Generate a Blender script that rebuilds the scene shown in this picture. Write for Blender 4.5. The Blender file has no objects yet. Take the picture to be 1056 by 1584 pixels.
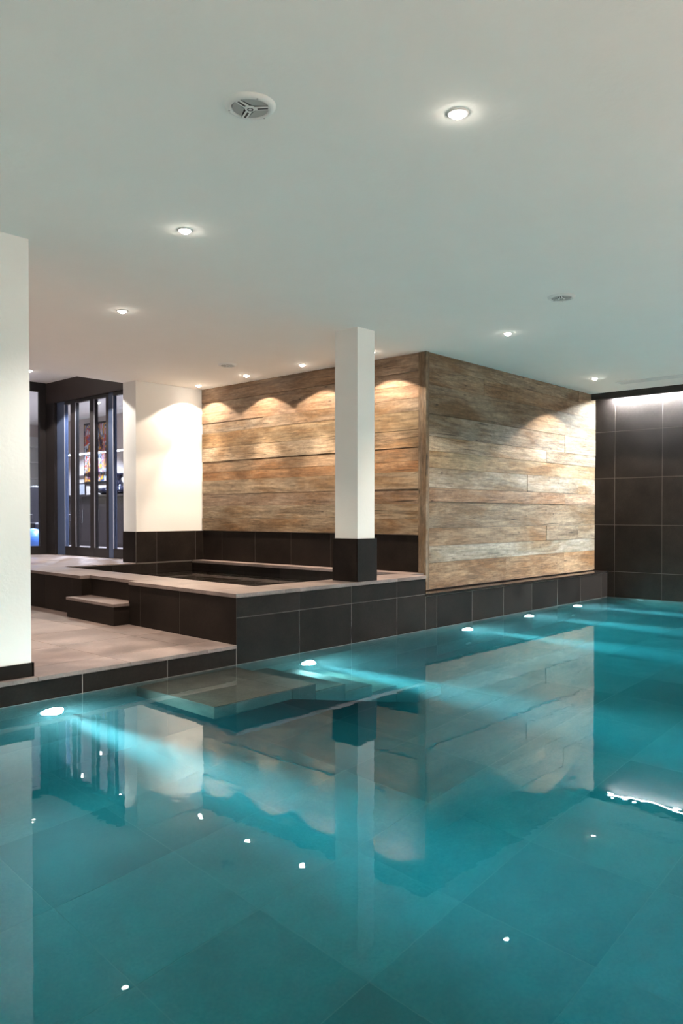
import bpy, math, random
from mathutils import Matrix, Vector

random.seed(7)
S = bpy.context.scene
COL = S.collection
R = math.radians

# ------------------------------------------------------------------ camera, world, exposure
CAM_H = 1.15
cam_d = bpy.data.cameras.new('camera')
cam = bpy.data.objects.new('camera', cam_d)
COL.objects.link(cam)
cam.location = (0, 0, CAM_H)
cam.rotation_euler = (R(90 - 0.95), 0, R(42.22 - 90))
cam_d.sensor_fit = 'HORIZONTAL'
cam_d.sensor_width = 36.0
cam_d.lens = 1210.3 / 1056 * 36
cam_d.shift_y = 24.5 / 1056
cam_d.clip_start = 0.05
cam_d.clip_end = 100
S.camera = cam

S.view_settings.view_transform = 'Standard'
S.view_settings.look = 'None'
S.view_settings.gamma = 1.0
S.view_settings.use_curve_mapping = False
S.view_settings.exposure = 0.72

W = bpy.data.worlds.new('night_outside')
S.world = W
W.use_nodes = True
W.node_tree.nodes['Background'].inputs[0].default_value = (0.01, 0.012, 0.02, 1)
W.node_tree.nodes['Background'].inputs[1].default_value = 0.3

cy = S.cycles
cy.max_bounces = 9
cy.diffuse_bounces = 5
cy.glossy_bounces = 5
cy.transmission_bounces = 8
cy.transparent_max_bounces = 16
cy.volume_bounces = 0
cy.caustics_reflective = True
cy.caustics_refractive = True
cy.blur_glossy = 1.0
cy.sample_clamp_indirect = 10.0
cy.use_denoising = True

# lamp strengths, one place
P_WIDE, P_BEAM = 120.0, 130.0             # a ceiling spot: wide cone, inner beam
P_POOL, P_POOL_BEAM = 70.0, 2700.0       # a pool lamp
WARM = (1.0, 0.80, 0.62)
NEUTRAL = (1.0, 0.93, 0.84)
COOL = (0.86, 0.94, 1.0)

# ------------------------------------------------------------------ measured levels and planes (metres, water = 0)
ZC = 2.84        # main ceiling
ZC2 = 3.17       # higher ceiling in front of the doors
ZD = 0.152       # lower deck
ZT = 0.545       # tub rim and upper deck
ZL = 0.36        # ledge under the wooden wall
ZF = -1.42       # pool floor
ZW = 0.94        # top of the stone wainscot
YP = 4.612       # pool wall
YW = 4.80        # face of the wooden wall along the pool
XR = 6.589       # face of the wooden wall beside the tub
XB = 10.64       # end wall
YB = 8.53        # white wall behind the tub
YS = 8.83        # edge of the main ceiling
XD = 5.95        # plane of the sliding doors
YG = 11.5        # glazed wall beyond
T = 0.654        # tile pitch

# ------------------------------------------------------------------ materials
def new_mat(name):
    m = bpy.data.materials.new(name)
    m.use_nodes = True
    nt = m.node_tree
    for n in list(nt.nodes):
        nt.nodes.remove(n)
    return m, nt, nt.nodes, nt.links

def nd(nodes, t, **kw):
    n = nodes.new(t)
    for k, v in kw.items():
        setattr(n, k, v)
    return n

def setin(n, **kw):
    for k, v in kw.items():
        n.inputs[k.replace('_', ' ')].default_value = v

def principled(nodes, links):
    out = nd(nodes, 'ShaderNodeOutputMaterial')
    b = nd(nodes, 'ShaderNodeBsdfPrincipled')
    links.new(b.outputs[0], out.inputs['Surface'])
    return b

def rgb(c): return (c[0], c[1], c[2], 1)

def plain(name, col, rough=0.5, metal=0.0, spec=0.5, noise=0.0, nscale=8.0, bump=0.0, bscale=60.0):
    m, nt, N, L = new_mat(name)
    b = principled(N, L)
    setin(b, Base_Color=rgb(col), Roughness=rough, Metallic=metal)
    b.inputs['Specular IOR Level'].default_value = spec
    tc = nd(N, 'ShaderNodeTexCoord')
    if noise > 0:
        t = nd(N, 'ShaderNodeTexNoise'); setin(t, Scale=nscale, Detail=5.0, Roughness=0.6)
        L.new(tc.outputs['Object'], t.inputs['Vector'])
        mx = nd(N, 'ShaderNodeMix', data_type='RGBA')
        mx.inputs['A'].default_value = rgb([c * (1 - noise) for c in col])
        mx.inputs['B'].default_value = rgb([min(1, c * (1 + noise)) for c in col])
        L.new(t.outputs['Fac'], mx.inputs['Factor'])
        L.new(mx.outputs['Result'], b.inputs['Base Color'])
    if bump > 0:
        t2 = nd(N, 'ShaderNodeTexNoise'); setin(t2, Scale=bscale, Detail=4.0)
        L.new(tc.outputs['Object'], t2.inputs['Vector'])
        bp = nd(N, 'ShaderNodeBump'); setin(bp, Strength=bump, Distance=0.004)
        L.new(t2.outputs['Fac'], bp.inputs['Height'])
        L.new(bp.outputs[0], b.inputs['Normal'])
    return m

def stone(name, col, rough=0.4, spec=0.5, vary=0.25, cloud=0.35):
    """Honed stone tile: cloudy mottling, fine grain, each tile a little different."""
    m, nt, N, L = new_mat(name)
    b = principled(N, L)
    b.inputs['Specular IOR Level'].default_value = spec
    tc = nd(N, 'ShaderNodeTexCoord')
    oi = nd(N, 'ShaderNodeObjectInfo')
    off = nd(N, 'ShaderNodeVectorMath', operation='MULTIPLY_ADD')
    off.inputs[1].default_value = (1, 1, 1)
    comb = nd(N, 'ShaderNodeVectorMath', operation='SCALE')
    comb.inputs[0].default_value = (37.0, 61.0, 23.0)
    L.new(oi.outputs['Random'], comb.inputs['Scale'])
    L.new(tc.outputs['Object'], off.inputs[0])
    L.new(comb.outputs[0], off.inputs[2])
    n1 = nd(N, 'ShaderNodeTexNoise'); setin(n1, Scale=3.2, Detail=6.0, Roughness=0.62)
    n2 = nd(N, 'ShaderNodeTexNoise'); setin(n2, Scale=70.0, Detail=3.0)
    L.new(off.outputs[0], n1.inputs['Vector']); L.new(off.outputs[0], n2.inputs['Vector'])
    r1 = nd(N, 'ShaderNodeMapRange')
    setin(r1, From_Min=0.3, From_Max=0.72, To_Min=1 - cloud, To_Max=1 + cloud)
    L.new(n1.outputs['Fac'], r1.inputs['Value'])
    r2 = nd(N, 'ShaderNodeMapRange')
    setin(r2, From_Min=0.3, From_Max=0.7, To_Min=0.86, To_Max=1.14)
    L.new(n2.outputs['Fac'], r2.inputs['Value'])
    r3 = nd(N, 'ShaderNodeMapRange')
    setin(r3, To_Min=1 - vary, To_Max=1 + vary)
    L.new(oi.outputs['Random'], r3.inputs['Value'])
    m1 = nd(N, 'ShaderNodeMath', operation='MULTIPLY'); L.new(r1.outputs[0], m1.inputs[0]); L.new(r2.outputs[0], m1.inputs[1])
    m2 = nd(N, 'ShaderNodeMath', operation='MULTIPLY'); L.new(m1.outputs[0], m2.inputs[0]); L.new(r3.outputs[0], m2.inputs[1])
    sc = nd(N, 'ShaderNodeVectorMath', operation='SCALE')
    sc.inputs[0].default_value = col
    L.new(m2.outputs[0], sc.inputs['Scale'])
    L.new(sc.outputs[0], b.inputs['Base Color'])
    rr = nd(N, 'ShaderNodeMapRange'); setin(rr, To_Min=rough - 0.08, To_Max=rough + 0.1)
    L.new(n1.outputs['Fac'], rr.inputs['Value']); L.new(rr.outputs[0], b.inputs['Roughness'])
    bp = nd(N, 'ShaderNodeBump'); setin(bp, Strength=0.12, Distance=0.003)
    L.new(n2.outputs['Fac'], bp.inputs['Height']); L.new(bp.outputs[0], b.inputs['Normal'])
    return m

def wood(name, gain=1.0, warm=1.0):
    """Old reclaimed boards: long grain, knots, bleached and brown boards mixed (by object)."""
    m, nt, N, L = new_mat(name)
    b = principled(N, L)
    setin(b, Roughness=0.7)
    b.inputs['Specular IOR Level'].default_value = 0.25
    tc = nd(N, 'ShaderNodeTexCoord'); oi = nd(N, 'ShaderNodeObjectInfo')
    sh = nd(N, 'ShaderNodeVectorMath', operation='SCALE'); sh.inputs[0].default_value = (53.0, 17.0, 91.0)
    L.new(oi.outputs['Random'], sh.inputs['Scale'])
    ad = nd(N, 'ShaderNodeVectorMath', operation='ADD'); L.new(tc.outputs['Object'], ad.inputs[0]); L.new(sh.outputs[0], ad.inputs[1])
    def stretched(sx, sy, scale, detail, rough=0.6, dist=0.0):
        mp = nd(N, 'ShaderNodeMapping'); mp.inputs['Scale'].default_value = (sx, 1.0, sy)
        L.new(ad.outputs[0], mp.inputs['Vector'])
        t = nd(N, 'ShaderNodeTexNoise'); setin(t, Scale=scale, Detail=detail, Roughness=rough, Distortion=dist)
        L.new(mp.outputs[0], t.inputs['Vector'])
        return t
    grain = stretched(0.8, 10.0, 2.2, 9.0, 0.72, 0.9)
    fine = stretched(1.5, 60.0, 3.0, 4.0, 0.6)
    blot = stretched(0.7, 2.6, 1.5, 5.0, 0.6, 0.5)
    knot = nd(N, 'ShaderNodeTexVoronoi', feature='F1')
    mpk = nd(N, 'ShaderNodeMapping'); mpk.inputs['Scale'].default_value = (1.0, 0.2, 2.6)
    L.new(ad.outputs[0], mpk.inputs['Vector']); L.new(mpk.outputs[0], knot.inputs['Vector']); setin(knot, Scale=3.0, Randomness=1.0)
    def mul(col_sock, fac_sock, lo, hi, a=0.25, c=0.75):
        mr = nd(N, 'ShaderNodeMapRange'); setin(mr, From_Min=a, From_Max=c, To_Min=lo, To_Max=hi)
        L.new(fac_sock, mr.inputs['Value'])
        s = nd(N, 'ShaderNodeVectorMath', operation='SCALE')
        L.new(col_sock, s.inputs[0]); L.new(mr.outputs[0], s.inputs['Scale'])
        return s.outputs[0]
    c = mul(oi.outputs['Color'], grain.outputs['Fac'], 0.42, 1.36, 0.3, 0.68)
    crack = stretched(0.8, 22.0, 2.0, 3.0, 0.5, 0.6)
    c = mul(c, crack.outputs['Fac'], 0.25, 1.0, 0.27, 0.36)
    wea = stretched(5.0, 16.0, 2.6, 6.0, 0.7)
    c = mul(c, wea.outputs['Fac'], 0.70, 1.26, 0.3, 0.7)
    saw = stretched(26.0, 2.0, 2.2, 3.0, 0.5)
    c = mul(c, saw.outputs['Fac'], 0.95, 1.04)
    c = mul(c, fine.outputs['Fac'], 0.72, 1.22)
    # brown blotches and grey weathering
    mx = nd(N, 'ShaderNodeMix', data_type='RGBA', blend_type='MULTIPLY')
    mrb = nd(N, 'ShaderNodeMapRange'); setin(mrb, From_Min=0.40, From_Max=0.64, To_Min=0.0, To_Max=0.95)
    L.new(blot.outputs['Fac'], mrb.inputs['Value'])
    L.new(mrb.outputs[0], mx.inputs['Factor']); L.new(c, mx.inputs['A'])
    mx.inputs['B'].default_value = (0.62, 0.47, 0.32, 1)
    mk = nd(N, 'ShaderNodeMapRange'); setin(mk, From_Min=0.02, From_Max=0.11, To_Min=0.35, To_Max=1.0)
    L.new(knot.outputs['Distance'], mk.inputs['Value'])
    s2 = nd(N, 'ShaderNodeVectorMath', operation='SCALE'); L.new(mx.outputs['Result'], s2.inputs[0]); L.new(mk.outputs[0], s2.inputs['Scale'])
    s3 = nd(N, 'ShaderNodeVectorMath', operation='MULTIPLY'); s3.inputs[1].default_value = (gain * warm, gain, gain / warm)
    L.new(s2.outputs[0], s3.inputs[0])
    L.new(s3.outputs[0], b.inputs['Base Color'])
    bp = nd(N, 'ShaderNodeBump'); setin(bp, Strength=0.5, Distance=0.006)
    L.new(grain.outputs['Fac'], bp.inputs['Height']); L.new(bp.outputs[0], b.inputs['Normal'])
    return m

def emit(name, col, strength):
    m, nt, N, L = new_mat(name)
    out = nd(N, 'ShaderNodeOutputMaterial'); e = nd(N, 'ShaderNodeEmission')
    e.inputs[0].default_value = rgb(col); e.inputs[1].default_value = strength
    L.new(e.outputs[0], out.inputs['Surface'])
    return m

def pane_glass(name, tint=(0.86, 0.9, 0.95)):
    m, nt, N, L = new_mat(name)
    out = nd(N, 'ShaderNodeOutputMaterial'); mix = nd(N, 'ShaderNodeMixShader')
    tr = nd(N, 'ShaderNodeBsdfTransparent'); tr.inputs[0].default_value = rgb(tint)
    gl = nd(N, 'ShaderNodeBsdfGlossy'); gl.inputs['Roughness'].default_value = 0.01
    fr = nd(N, 'ShaderNodeFresnel'); ge = nd(N, 'ShaderNodeNewGeometry')
    ir = nd(N, 'ShaderNodeMapRange'); setin(ir, To_Min=1.25, To_Max=1 / 1.25)
    L.new(ge.outputs['Backfacing'], ir.inputs['Value']); L.new(ir.outputs[0], fr.inputs[0])
    L.new(fr.outputs[0], mix.inputs[0]); L.new(tr.outputs[0], mix.inputs[1]); L.new(gl.outputs[0], mix.inputs[2])
    L.new(mix.outputs[0], out.inputs['Surface'])
    return m

def water(name, volume=True, ripple=0.0007, absorb=(0.0, 0.815, 0.867), adens=1.1, scatter=(0.5, 0.92, 1.0), sdens=0.14):
    m, nt, N, L = new_mat(name)
    out = nd(N, 'ShaderNodeOutputMaterial')
    g = nd(N, 'ShaderNodeBsdfGlass'); setin(g, IOR=1.33, Roughness=0.0)
    g.inputs['Color'].default_value = (1, 1, 1, 1)
    L.new(g.outputs[0], out.inputs['Surface'])
    if ripple > 0:
        tc = nd(N, 'ShaderNodeTexCoord')
        t = nd(N, 'ShaderNodeTexNoise'); setin(t, Scale=2.6, Detail=3.0, Roughness=0.55)
        t2 = nd(N, 'ShaderNodeTexNoise'); setin(t2, Scale=11.0, Detail=2.0)
        L.new(tc.outputs['Object'], t.inputs['Vector']); L.new(tc.outputs['Object'], t2.inputs['Vector'])
        am = nd(N, 'ShaderNodeMath', operation='MULTIPLY_ADD'); am.inputs[1].default_value = 0.25
        L.new(t2.outputs['Fac'], am.inputs[0]); L.new(t.outputs['Fac'], am.inputs[2])
        bp = nd(N, 'ShaderNodeBump'); setin(bp, Strength=1.0, Distance=ripple)
        L.new(am.outputs[0], bp.inputs['Height']); L.new(bp.outputs[0], g.inputs['Normal'])
    if volume:
        a = nd(N, 'ShaderNodeVolumeAbsorption'); a.inputs['Color'].default_value = rgb(absorb); a.inputs['Density'].default_value = adens
        s = nd(N, 'ShaderNodeVolumeScatter'); s.inputs['Color'].default_value = rgb(scatter); s.inputs['Density'].default_value = sdens
        s.inputs['Anisotropy'].default_value = 0.0
        add = nd(N, 'ShaderNodeAddShader'); L.new(a.outputs[0], add.inputs[0]); L.new(s.outputs[0], add.inputs[1])
        L.new(add.outputs[0], out.inputs['Volume'])
    return m

def abstract_canvas(name):
    """Loose abstract painting: flat printed colour patches."""
    m, nt, N, L = new_mat(name)
    b = principled(N, L); setin(b, Roughness=0.5)
    tc = nd(N, 'ShaderNodeTexCoord')
    n = nd(N, 'ShaderNodeTexNoise'); setin(n, Scale=2.6, Detail=3.0, Distortion=1.6)
    mp = nd(N, 'ShaderNodeMapping'); mp.inputs['Scale'].default_value = (1, 1.6, 0.8)
    L.new(tc.outputs['Object'], mp.inputs['Vector']); L.new(mp.outputs[0], n.inputs['Vector'])
    r = nd(N, 'ShaderNodeValToRGB'); r.color_ramp.interpolation = 'CONSTANT'
    cols = [(0.0, (0.02, 0.02, 0.04)), (0.36, (0.16, 0.05, 0.07)), (0.42, (0.75, 0.36, 0.03)), (0.47, (0.05, 0.08, 0.16)),
            (0.52, (0.6, 0.66, 0.75)), (0.57, (0.62, 0.09, 0.03)), (0.62, (0.20, 0.12, 0.28)), (0.7, (0.7, 0.55, 0.1))]
    e = r.color_ramp.elements
    e[0].position = 0; e[0].color = rgb(cols[0][1]); e[1].position = cols[-1][0]; e[1].color = rgb(cols[-1][1])
    for p, c in cols[1:-1]:
        k = e.new(p); k.color = rgb(c)
    L.new(n.outputs['Fac'], r.inputs['Fac']); L.new(r.outputs['Color'], b.inputs['Base Color'])
    return m

M = {}
M['plaster'] = plain('white_plaster', (0.85, 0.845, 0.82), 0.9, noise=0.03, nscale=2.5, bump=0.25, bscale=45, spec=0.2)
M['ceiling'] = plain('ceiling_plaster', (0.87, 0.86, 0.83), 0.92, noise=0.025, nscale=3.0, bump=0.35, bscale=28, spec=0.2)
M['stone'] = stone('dark_wall_stone', (0.0135, 0.0100, 0.0082), 0.45, 0.11)
M['wet'] = stone('wet_coping_stone', (0.016, 0.0125, 0.0105), 0.14, 0.5)
M['deck'] = stone('deck_stone', (0.185, 0.145, 0.132), 0.36, 0.5, vary=0.12, cloud=0.38)
M['pool'] = stone('pool_stone', (0.22, 0.23, 0.215), 0.45, 0.3, vary=0.3, cloud=0.2)
M['ledge'] = stone('stair_stone', (0.13, 0.105, 0.085), 0.45, 0.3, vary=0.1)
M['grout'] = plain('pale_grout', (0.36, 0.33, 0.30), 0.9, noise=0.1)
M['pgrout'] = plain('pool_grout', (0.36, 0.35, 0.32), 0.9, noise=0.1)
M['wgrout'] = plain('wall_grout', (0.11, 0.095, 0.082), 0.9, noise=0.1)
M['wood'] = wood('reclaimed_boards', 0.74, 0.99)
M['woodtrim'] = wood('reclaimed_corner_board', 0.6)
M['black'] = plain('black_fascia', (0.012, 0.011, 0.011), 0.5)
M['frame'] = plain('bronze_frame', (0.012, 0.009, 0.009), 0.45)
M['blueframe'] = plain('anodised_frame', (0.06, 0.08, 0.14), 0.35, metal=0.2)
M['header'] = plain('dark_header', (0.045, 0.032, 0.028), 0.5, noise=0.15)
M['edge'] = plain('bright_gasket', (0.6, 0.6, 0.66), 0.3, metal=0.5)
M['glass'] = pane_glass('clear_pane')
M['white'] = plain('white_lacquer', (0.72, 0.73, 0.72), 0.45)
M['greymesh'] = plain('speaker_mesh', (0.40, 0.40, 0.39), 0.7, bump=0.6, bscale=600)
M['dark'] = plain('dark_plastic', (0.015, 0.015, 0.015), 0.5)
M['steel'] = plain('brushed_steel', (0.55, 0.56, 0.56), 0.25, metal=1.0)
M['bulb'] = emit('spot_glass', (1.0, 0.9, 0.78), 60.0)
M['poolbulb'] = emit('pool_lamp_glass', (0.93, 0.98, 1.0), 60.0)
M['led'] = emit('cool_led', (0.80, 0.91, 1.0), 620.0)
M['lineglow'] = emit('lounge_line_glow', (1.0, 0.98, 0.93), 4.0)
M['water'] = water('pool_water')
M['tubwater'] = water('tub_water', volume=False, ripple=0.0012)

# ------------------------------------------------------------------ mesh helpers
BOX_F = [(0, 3, 2, 1), (4, 5, 6, 7), (0, 1, 5, 4), (1, 2, 6, 5), (2, 3, 7, 6), (3, 0, 4, 7)]
_cache = {}

def link(o, parent=None):
    COL.objects.link(o)
    if parent is not None:
        o.parent = parent
    return o

def mesh_obj(name, verts, faces, mat, parent=None, smooth=False):
    me = bpy.data.meshes.new(name)
    me.from_pydata([tuple(v) for v in verts], [], faces)
    me.update()
    if mat: me.materials.append(mat)
    if smooth:
        for p in me.polygons: p.use_smooth = True
    return link(bpy.data.objects.new(name, me), parent)

class MB:
    """collects shapes of one part"""
    def __init__(self): self.v, self.f = [], []
    def add(self, vs, fs):
        b = len(self.v); self.v += [tuple(x) for x in vs]; self.f += [tuple(i + b for i in f) for f in fs]; return self
    def box(self, x0, x1, y0, y1, z0, z1):
        return self.add([(x0, y0, z0), (x1, y0, z0), (x1, y1, z0), (x0, y1, z0), (x0, y0, z1), (x1, y0, z1), (x1, y1, z1), (x0, y1, z1)], BOX_F)
    def prism(self, poly, z0, z1):
        n = len(poly)
        # counter-clockwise poly
        vs = [(p[0], p[1], z0) for p in poly] + [(p[0], p[1], z1) for p in poly]
        fs = [tuple(reversed(range(n))), tuple(range(n, 2 * n))] + [(i, (i + 1) % n, n + (i + 1) % n, n + i) for i in range(n)]
        return self.add(vs, fs)
    def extrude_y(self, poly, y0, y1):
        """poly of (x, z), clockwise seen from -y is fine: normals are recalculated"""
        n = len(poly)
        vs = [(p[0], y0, p[1]) for p in poly] + [(p[0], y1, p[1]) for p in poly]
        fs = [tuple(range(n)), tuple(reversed(range(n, 2 * n)))] + [(i, n + i, n + (i + 1) % n, (i + 1) % n) for i in range(n)]
        return self.add(vs, fs)
    def lathe(self, prof, cx=0, cy_=0, cz=0, seg=32, axis='z'):
        vs, fs = [], []
        n = len(prof)
        for k in range(seg):
            a = 2 * math.pi * k / seg
            for r, z in prof:
                if axis == 'z': vs.append((cx + r * math.cos(a), cy_ + r * math.sin(a), cz + z))
                else: vs.append((cx + r * math.cos(a), cy_ + z, cz + r * math.sin(a)))
        for k in range(seg):
            k2 = (k + 1) % seg
            for i in range(n - 1):
                fs.append((k * n + i, k2 * n + i, k2 * n + i + 1, k * n + i + 1))
        return self.add(vs, fs)
    def tube(self, pts, r, seg=8):
        pts = [Vector(p) for p in pts]
        rings = []
        vs, fs = [], []
        for i, p in enumerate(pts):
            d = (pts[min(i + 1, len(pts) - 1)] - pts[max(i - 1, 0)]).normalized()
            up = Vector((0, 0, 1)) if abs(d.z) < 0.9 else Vector((1, 0, 0))
            u = d.cross(up).normalized(); w = u.cross(d)
            for k in range(seg):
                a = 2 * math.pi * k / seg
                vs.append(p + (u * math.cos(a) + w * math.sin(a)) * r)
        for i in range(len(pts) - 1):
            for k in range(seg):
                fs.append((i * seg + k, i * seg + (k + 1) % seg, (i + 1) * seg + (k + 1) % seg, (i + 1) * seg + k))
        fs.append(tuple(reversed(range(seg)))); fs.append(tuple(range((len(pts) - 1) * seg, len(pts) * seg)))
        return self.add(vs, fs)
    def build(self, name, mat, parent=None, smooth=False, bevel=0.0, origin=None):
        import bmesh
        o = mesh_obj(name, self.v, self.f, mat, parent, smooth)
        bm = bmesh.new(); bm.from_mesh(o.data)
        bmesh.ops.remove_doubles(bm, verts=bm.verts, dist=1e-6)
        bmesh.ops.recalc_face_normals(bm, faces=bm.faces)
        bm.to_mesh(o.data); bm.free()
        if bevel > 0:
            md = o.modifiers.new('soft_edge', 'BEVEL'); md.width = bevel; md.segments = 2; md.limit_method = 'ANGLE'
        return o

def tag(o, label=None, cat=None, group=None, kind=None):
    if label: o['label'] = label
    if cat: o['category'] = cat
    if group: o['group'] = group
    if kind: o['kind'] = kind
    return o

def empty(name, loc=(0, 0, 0)):
    o = bpy.data.objects.new(name, None)
    o.empty_display_size = 0.1
    o.location = loc
    return link(o)

def box(name, x0, x1, y0, y1, z0, z1, mat, parent=None, bevel=0.0):
    """a box whose origin sits at its own centre; parents stand at the world origin unless given a location"""
    cx, cy_, cz = (x0 + x1) / 2, (y0 + y1) / 2, (z0 + z1) / 2
    k = (round(x1 - x0, 4), round(y1 - y0, 4), round(z1 - z0, 4), mat.name)
    me = _cache.get(k)
    if me is None:
        a, b_, c = (x1 - x0) / 2, (y1 - y0) / 2, (z1 - z0) / 2
        me = bpy.data.meshes.new(name)
        me.from_pydata([(-a, -b_, -c), (a, -b_, -c), (a, b_, -c), (-a, b_, -c), (-a, -b_, c), (a, -b_, c), (a, b_, c), (-a, b_, c)], [], BOX_F)
        me.materials.append(mat); me.update()
        _cache[k] = me
    o = bpy.data.objects.new(name, me)
    o.location = (cx, cy_, cz)
    if parent is not None:
        o.location = Vector((cx, cy_, cz)) - parent.location
    link(o, parent)
    if bevel > 0:
        md = o.modifiers.new('soft_edge', 'BEVEL'); md.width = bevel; md.segments = 2
    return o

def breaks(lo, hi, phase, pitch=T):
    """lo, every grid line phase + k*pitch between, hi"""
    k = math.ceil((lo - phase) / pitch + 1e-6)
    out = [lo]
    while phase + k * pitch < hi - 1e-6:
        g = phase + k * pitch
        if g - out[-1] > 0.03: out.append(g)
        k += 1
    if hi - out[-1] < 0.03: out[-1] = hi
    else: out.append(hi)
    return out

GAP = 0.005
def tiles_y(parent, xs, zs, yface, mat, t=0.010, name='tile', sign=1):
    """tiles on a wall of constant y; the visible face is at yface and the body lies behind it (sign +1 = towards +y)"""
    for i in range(len(xs) - 1):
        for j in range(len(zs) - 1):
            ya, yb = sorted((yface, yface + sign * t))
            box(name, xs[i] + GAP / 2, xs[i + 1] - GAP / 2, ya, yb, zs[j] + GAP / 2, zs[j + 1] - GAP / 2, mat, parent)

def tiles_x(parent, ys, zs, xface, mat, t=0.010, name='tile', sign=1):
    for i in range(len(ys) - 1):
        for j in range(len(zs) - 1):
            xa, xb = sorted((xface, xface + sign * t))
            box(name, xa, xb, ys[i] + GAP / 2, ys[i + 1] - GAP / 2, zs[j] + GAP / 2, zs[j + 1] - GAP / 2, mat, parent)

def tiles_z(parent, xs, ys, ztop, mat, t=0.012, name='tile'):
    for i in range(len(xs) - 1):
        for j in range(len(ys) - 1):
            box(name, xs[i] + GAP / 2, xs[i + 1] - GAP / 2, ys[j] + GAP / 2, ys[j + 1] - GAP / 2, ztop - t, ztop, mat, parent)

def spot(name, loc, target, power, cone, blend, col, radius=0.02, parent=None):
    d = bpy.data.lights.new(name, 'SPOT')
    d.energy = power; d.spot_size = R(cone); d.spot_blend = blend; d.color = col; d.shadow_soft_size = radius
    o = bpy.data.objects.new(name, d)
    o.location = loc
    o.rotation_euler = (Vector(target) - Vector(loc)).to_track_quat('-Z', 'Y').to_euler()
    link(o)
    if parent is not None:
        o.parent = parent
        o.location = Vector(loc) - parent.location
    return o

# ================================================================== THE ROOM
# ---- pool basin floor and walls
o = MB().box(-1.7, XB + 0.4, 0.0, YP + 0.4, ZF - 0.25, ZF - 0.0015).build('floor_pool', M['grout'])
o.data.materials[0] = M['pgrout']
tag(o, 'pale tiled pool floor seen through the teal water', 'pool floor', kind='structure')
tiles_z(o, breaks(-1.6, XB, 3.68), breaks(0.15, YP, 1.35), ZF, M['pool'])

o = MB().box(-1.7, 3.89, YP + 0.0015, YP + 0.3, ZF - 0.25, ZD - 0.025).box(3.895, 6.33, YP + 0.0015, YP + 0.1, ZF - 0.25, ZD).box(3.915, 6.33, YP + 0.0015, YP + 0.3, ZD - 0.1, ZL - 0.002) \
    .box(6.33, XB + 0.3, YP + 0.0015, YP + 0.45, ZF - 0.25, ZL - 0.025).build('wall_pool', M['grout'])
tag(o, 'stone tiled pool wall below the deck, tub and wooden wall', 'pool wall', kind='structure')
zrow = [ZF, ZL - 3 * 0.65 + 0.65, ZL - 0.65, ZL]
tiles_y(o, breaks(-1.6, 3.885, 3.908 - T), [ZF, -0.94, -0.29, 0.0], YP, M['pool'])
tiles_y(o, breaks(3.885, XB, 3.908), [ZF, -0.94, -0.29, 0.0], YP, M['pool'])
tiles_y(o, breaks(1.3, 3.885, 3.908 - T), [0.0, ZD - 0.025], YP, M['stone'])
tiles_y(o, breaks(3.885, 6.33, 3.908), [0.0, ZL], YP, M['stone'])
tiles_y(o, breaks(6.33, XB, 3.908), [0.0, ZL - 0.025], YP, M['stone'])
xs = breaks(6.33, XB, 3.908)
for i in range(len(xs) - 1):
    box('coping', xs[i] + 0.002, xs[i + 1] - 0.002, YP - 0.006, 4.83, ZL - 0.025, ZL, M['wet'], o)

o = MB().box(XB + 0.0015, XB + 0.3, -2.6, YP + 0.6, ZF - 0.25, ZC + 0.2).build('wall_back', M['wgrout'])
tag(o, 'dark stone tiled end wall washed by cool light from a ceiling slot', 'wall', kind='structure')
yb = breaks(-2.55, 4.83, 4.513, 0.65)
tiles_x(o, yb, [0.0, 0.36, 1.01, 1.66, 2.31, ZC + 0.05], XB, M['stone'])
tiles_x(o, breaks(0.15, YP, 4.513, 0.65), [ZF, -0.94, -0.29, 0.0], XB, M['pool'])

o = MB().box(-1.7, XB, -0.1, 0.15, ZF - 0.25, ZD).build('wall_pool_near', M['pool'])
tag(o, 'stone pool wall under the viewer', 'pool wall', kind='structure')
o = MB().box(-1.9, -1.6, 0.0, YP + 0.3, ZF - 0.25, ZD).build('wall_pool_left', M['pool'])
tag(o, 'stone pool wall at the shallow end out of view', 'pool wall', kind='structure')
o = MB().box(-3.2, XB + 0.2, -2.7, 0.14, ZD - 0.2, ZD).build('floor_near', M['deck'])
tag(o, 'stone deck on the near side of the pool', 'floor', kind='structure')

# ---- lower deck
o = MB().box(-3.2, 4.4, YP + 0.02, 12.2, ZD - 0.3, ZD - 0.0015).build('floor_deck', M['grout'])
tag(o, 'lower deck of pale brown stone tiles beside the pool', 'floor', kind='structure')
dx = breaks(-0.7, 4.25, 3.908 - 0.30)
dy = breaks(YP + 0.32, 11.5, YP + 0.32 + T)
tiles_z(o, dx, dy, ZD, M['deck'])
for i in range(len(dx) - 1):
    x1 = min(dx[i + 1], 3.885)
    if x1 - dx[i] > 0.05:
        box('coping', dx[i] + 0.002, x1 - 0.002, YP - 0.008, YP + 0.318, ZD - 0.025, ZD, M['deck'], o)

# ---- ceilings
o = MB().box(-3.2, XB + 0.3, -2.7, YS, ZC, ZC + 0.45).build('ceiling', M['ceiling'])
tag(o, 'smooth white plaster ceiling over pool and tub', 'ceiling', kind='structure')
o = MB().box(-3.2, 9.0, YS, 17.2, ZC2, ZC2 + 0.2).build('ceiling_lobby', M['ceiling'])
tag(o, 'raised white ceiling in front of the sliding doors', 'ceiling', kind='structure')

# ---- outer walls out of view
o = MB().box(-3.2, XB + 0.3, -2.9, -2.7, ZD - 0.2, ZC + 0.1).build('wall_near', M['plaster'])
tag(o, 'white wall behind the viewer', 'wall', kind='structure')
o = MB().box(-3.4, -3.2, -2.9, 17.2, ZD - 0.2, ZC2 + 0.1).build('wall_left', M['plaster'])
tag(o, 'white side wall beyond the deck', 'wall', kind='structure')

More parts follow.
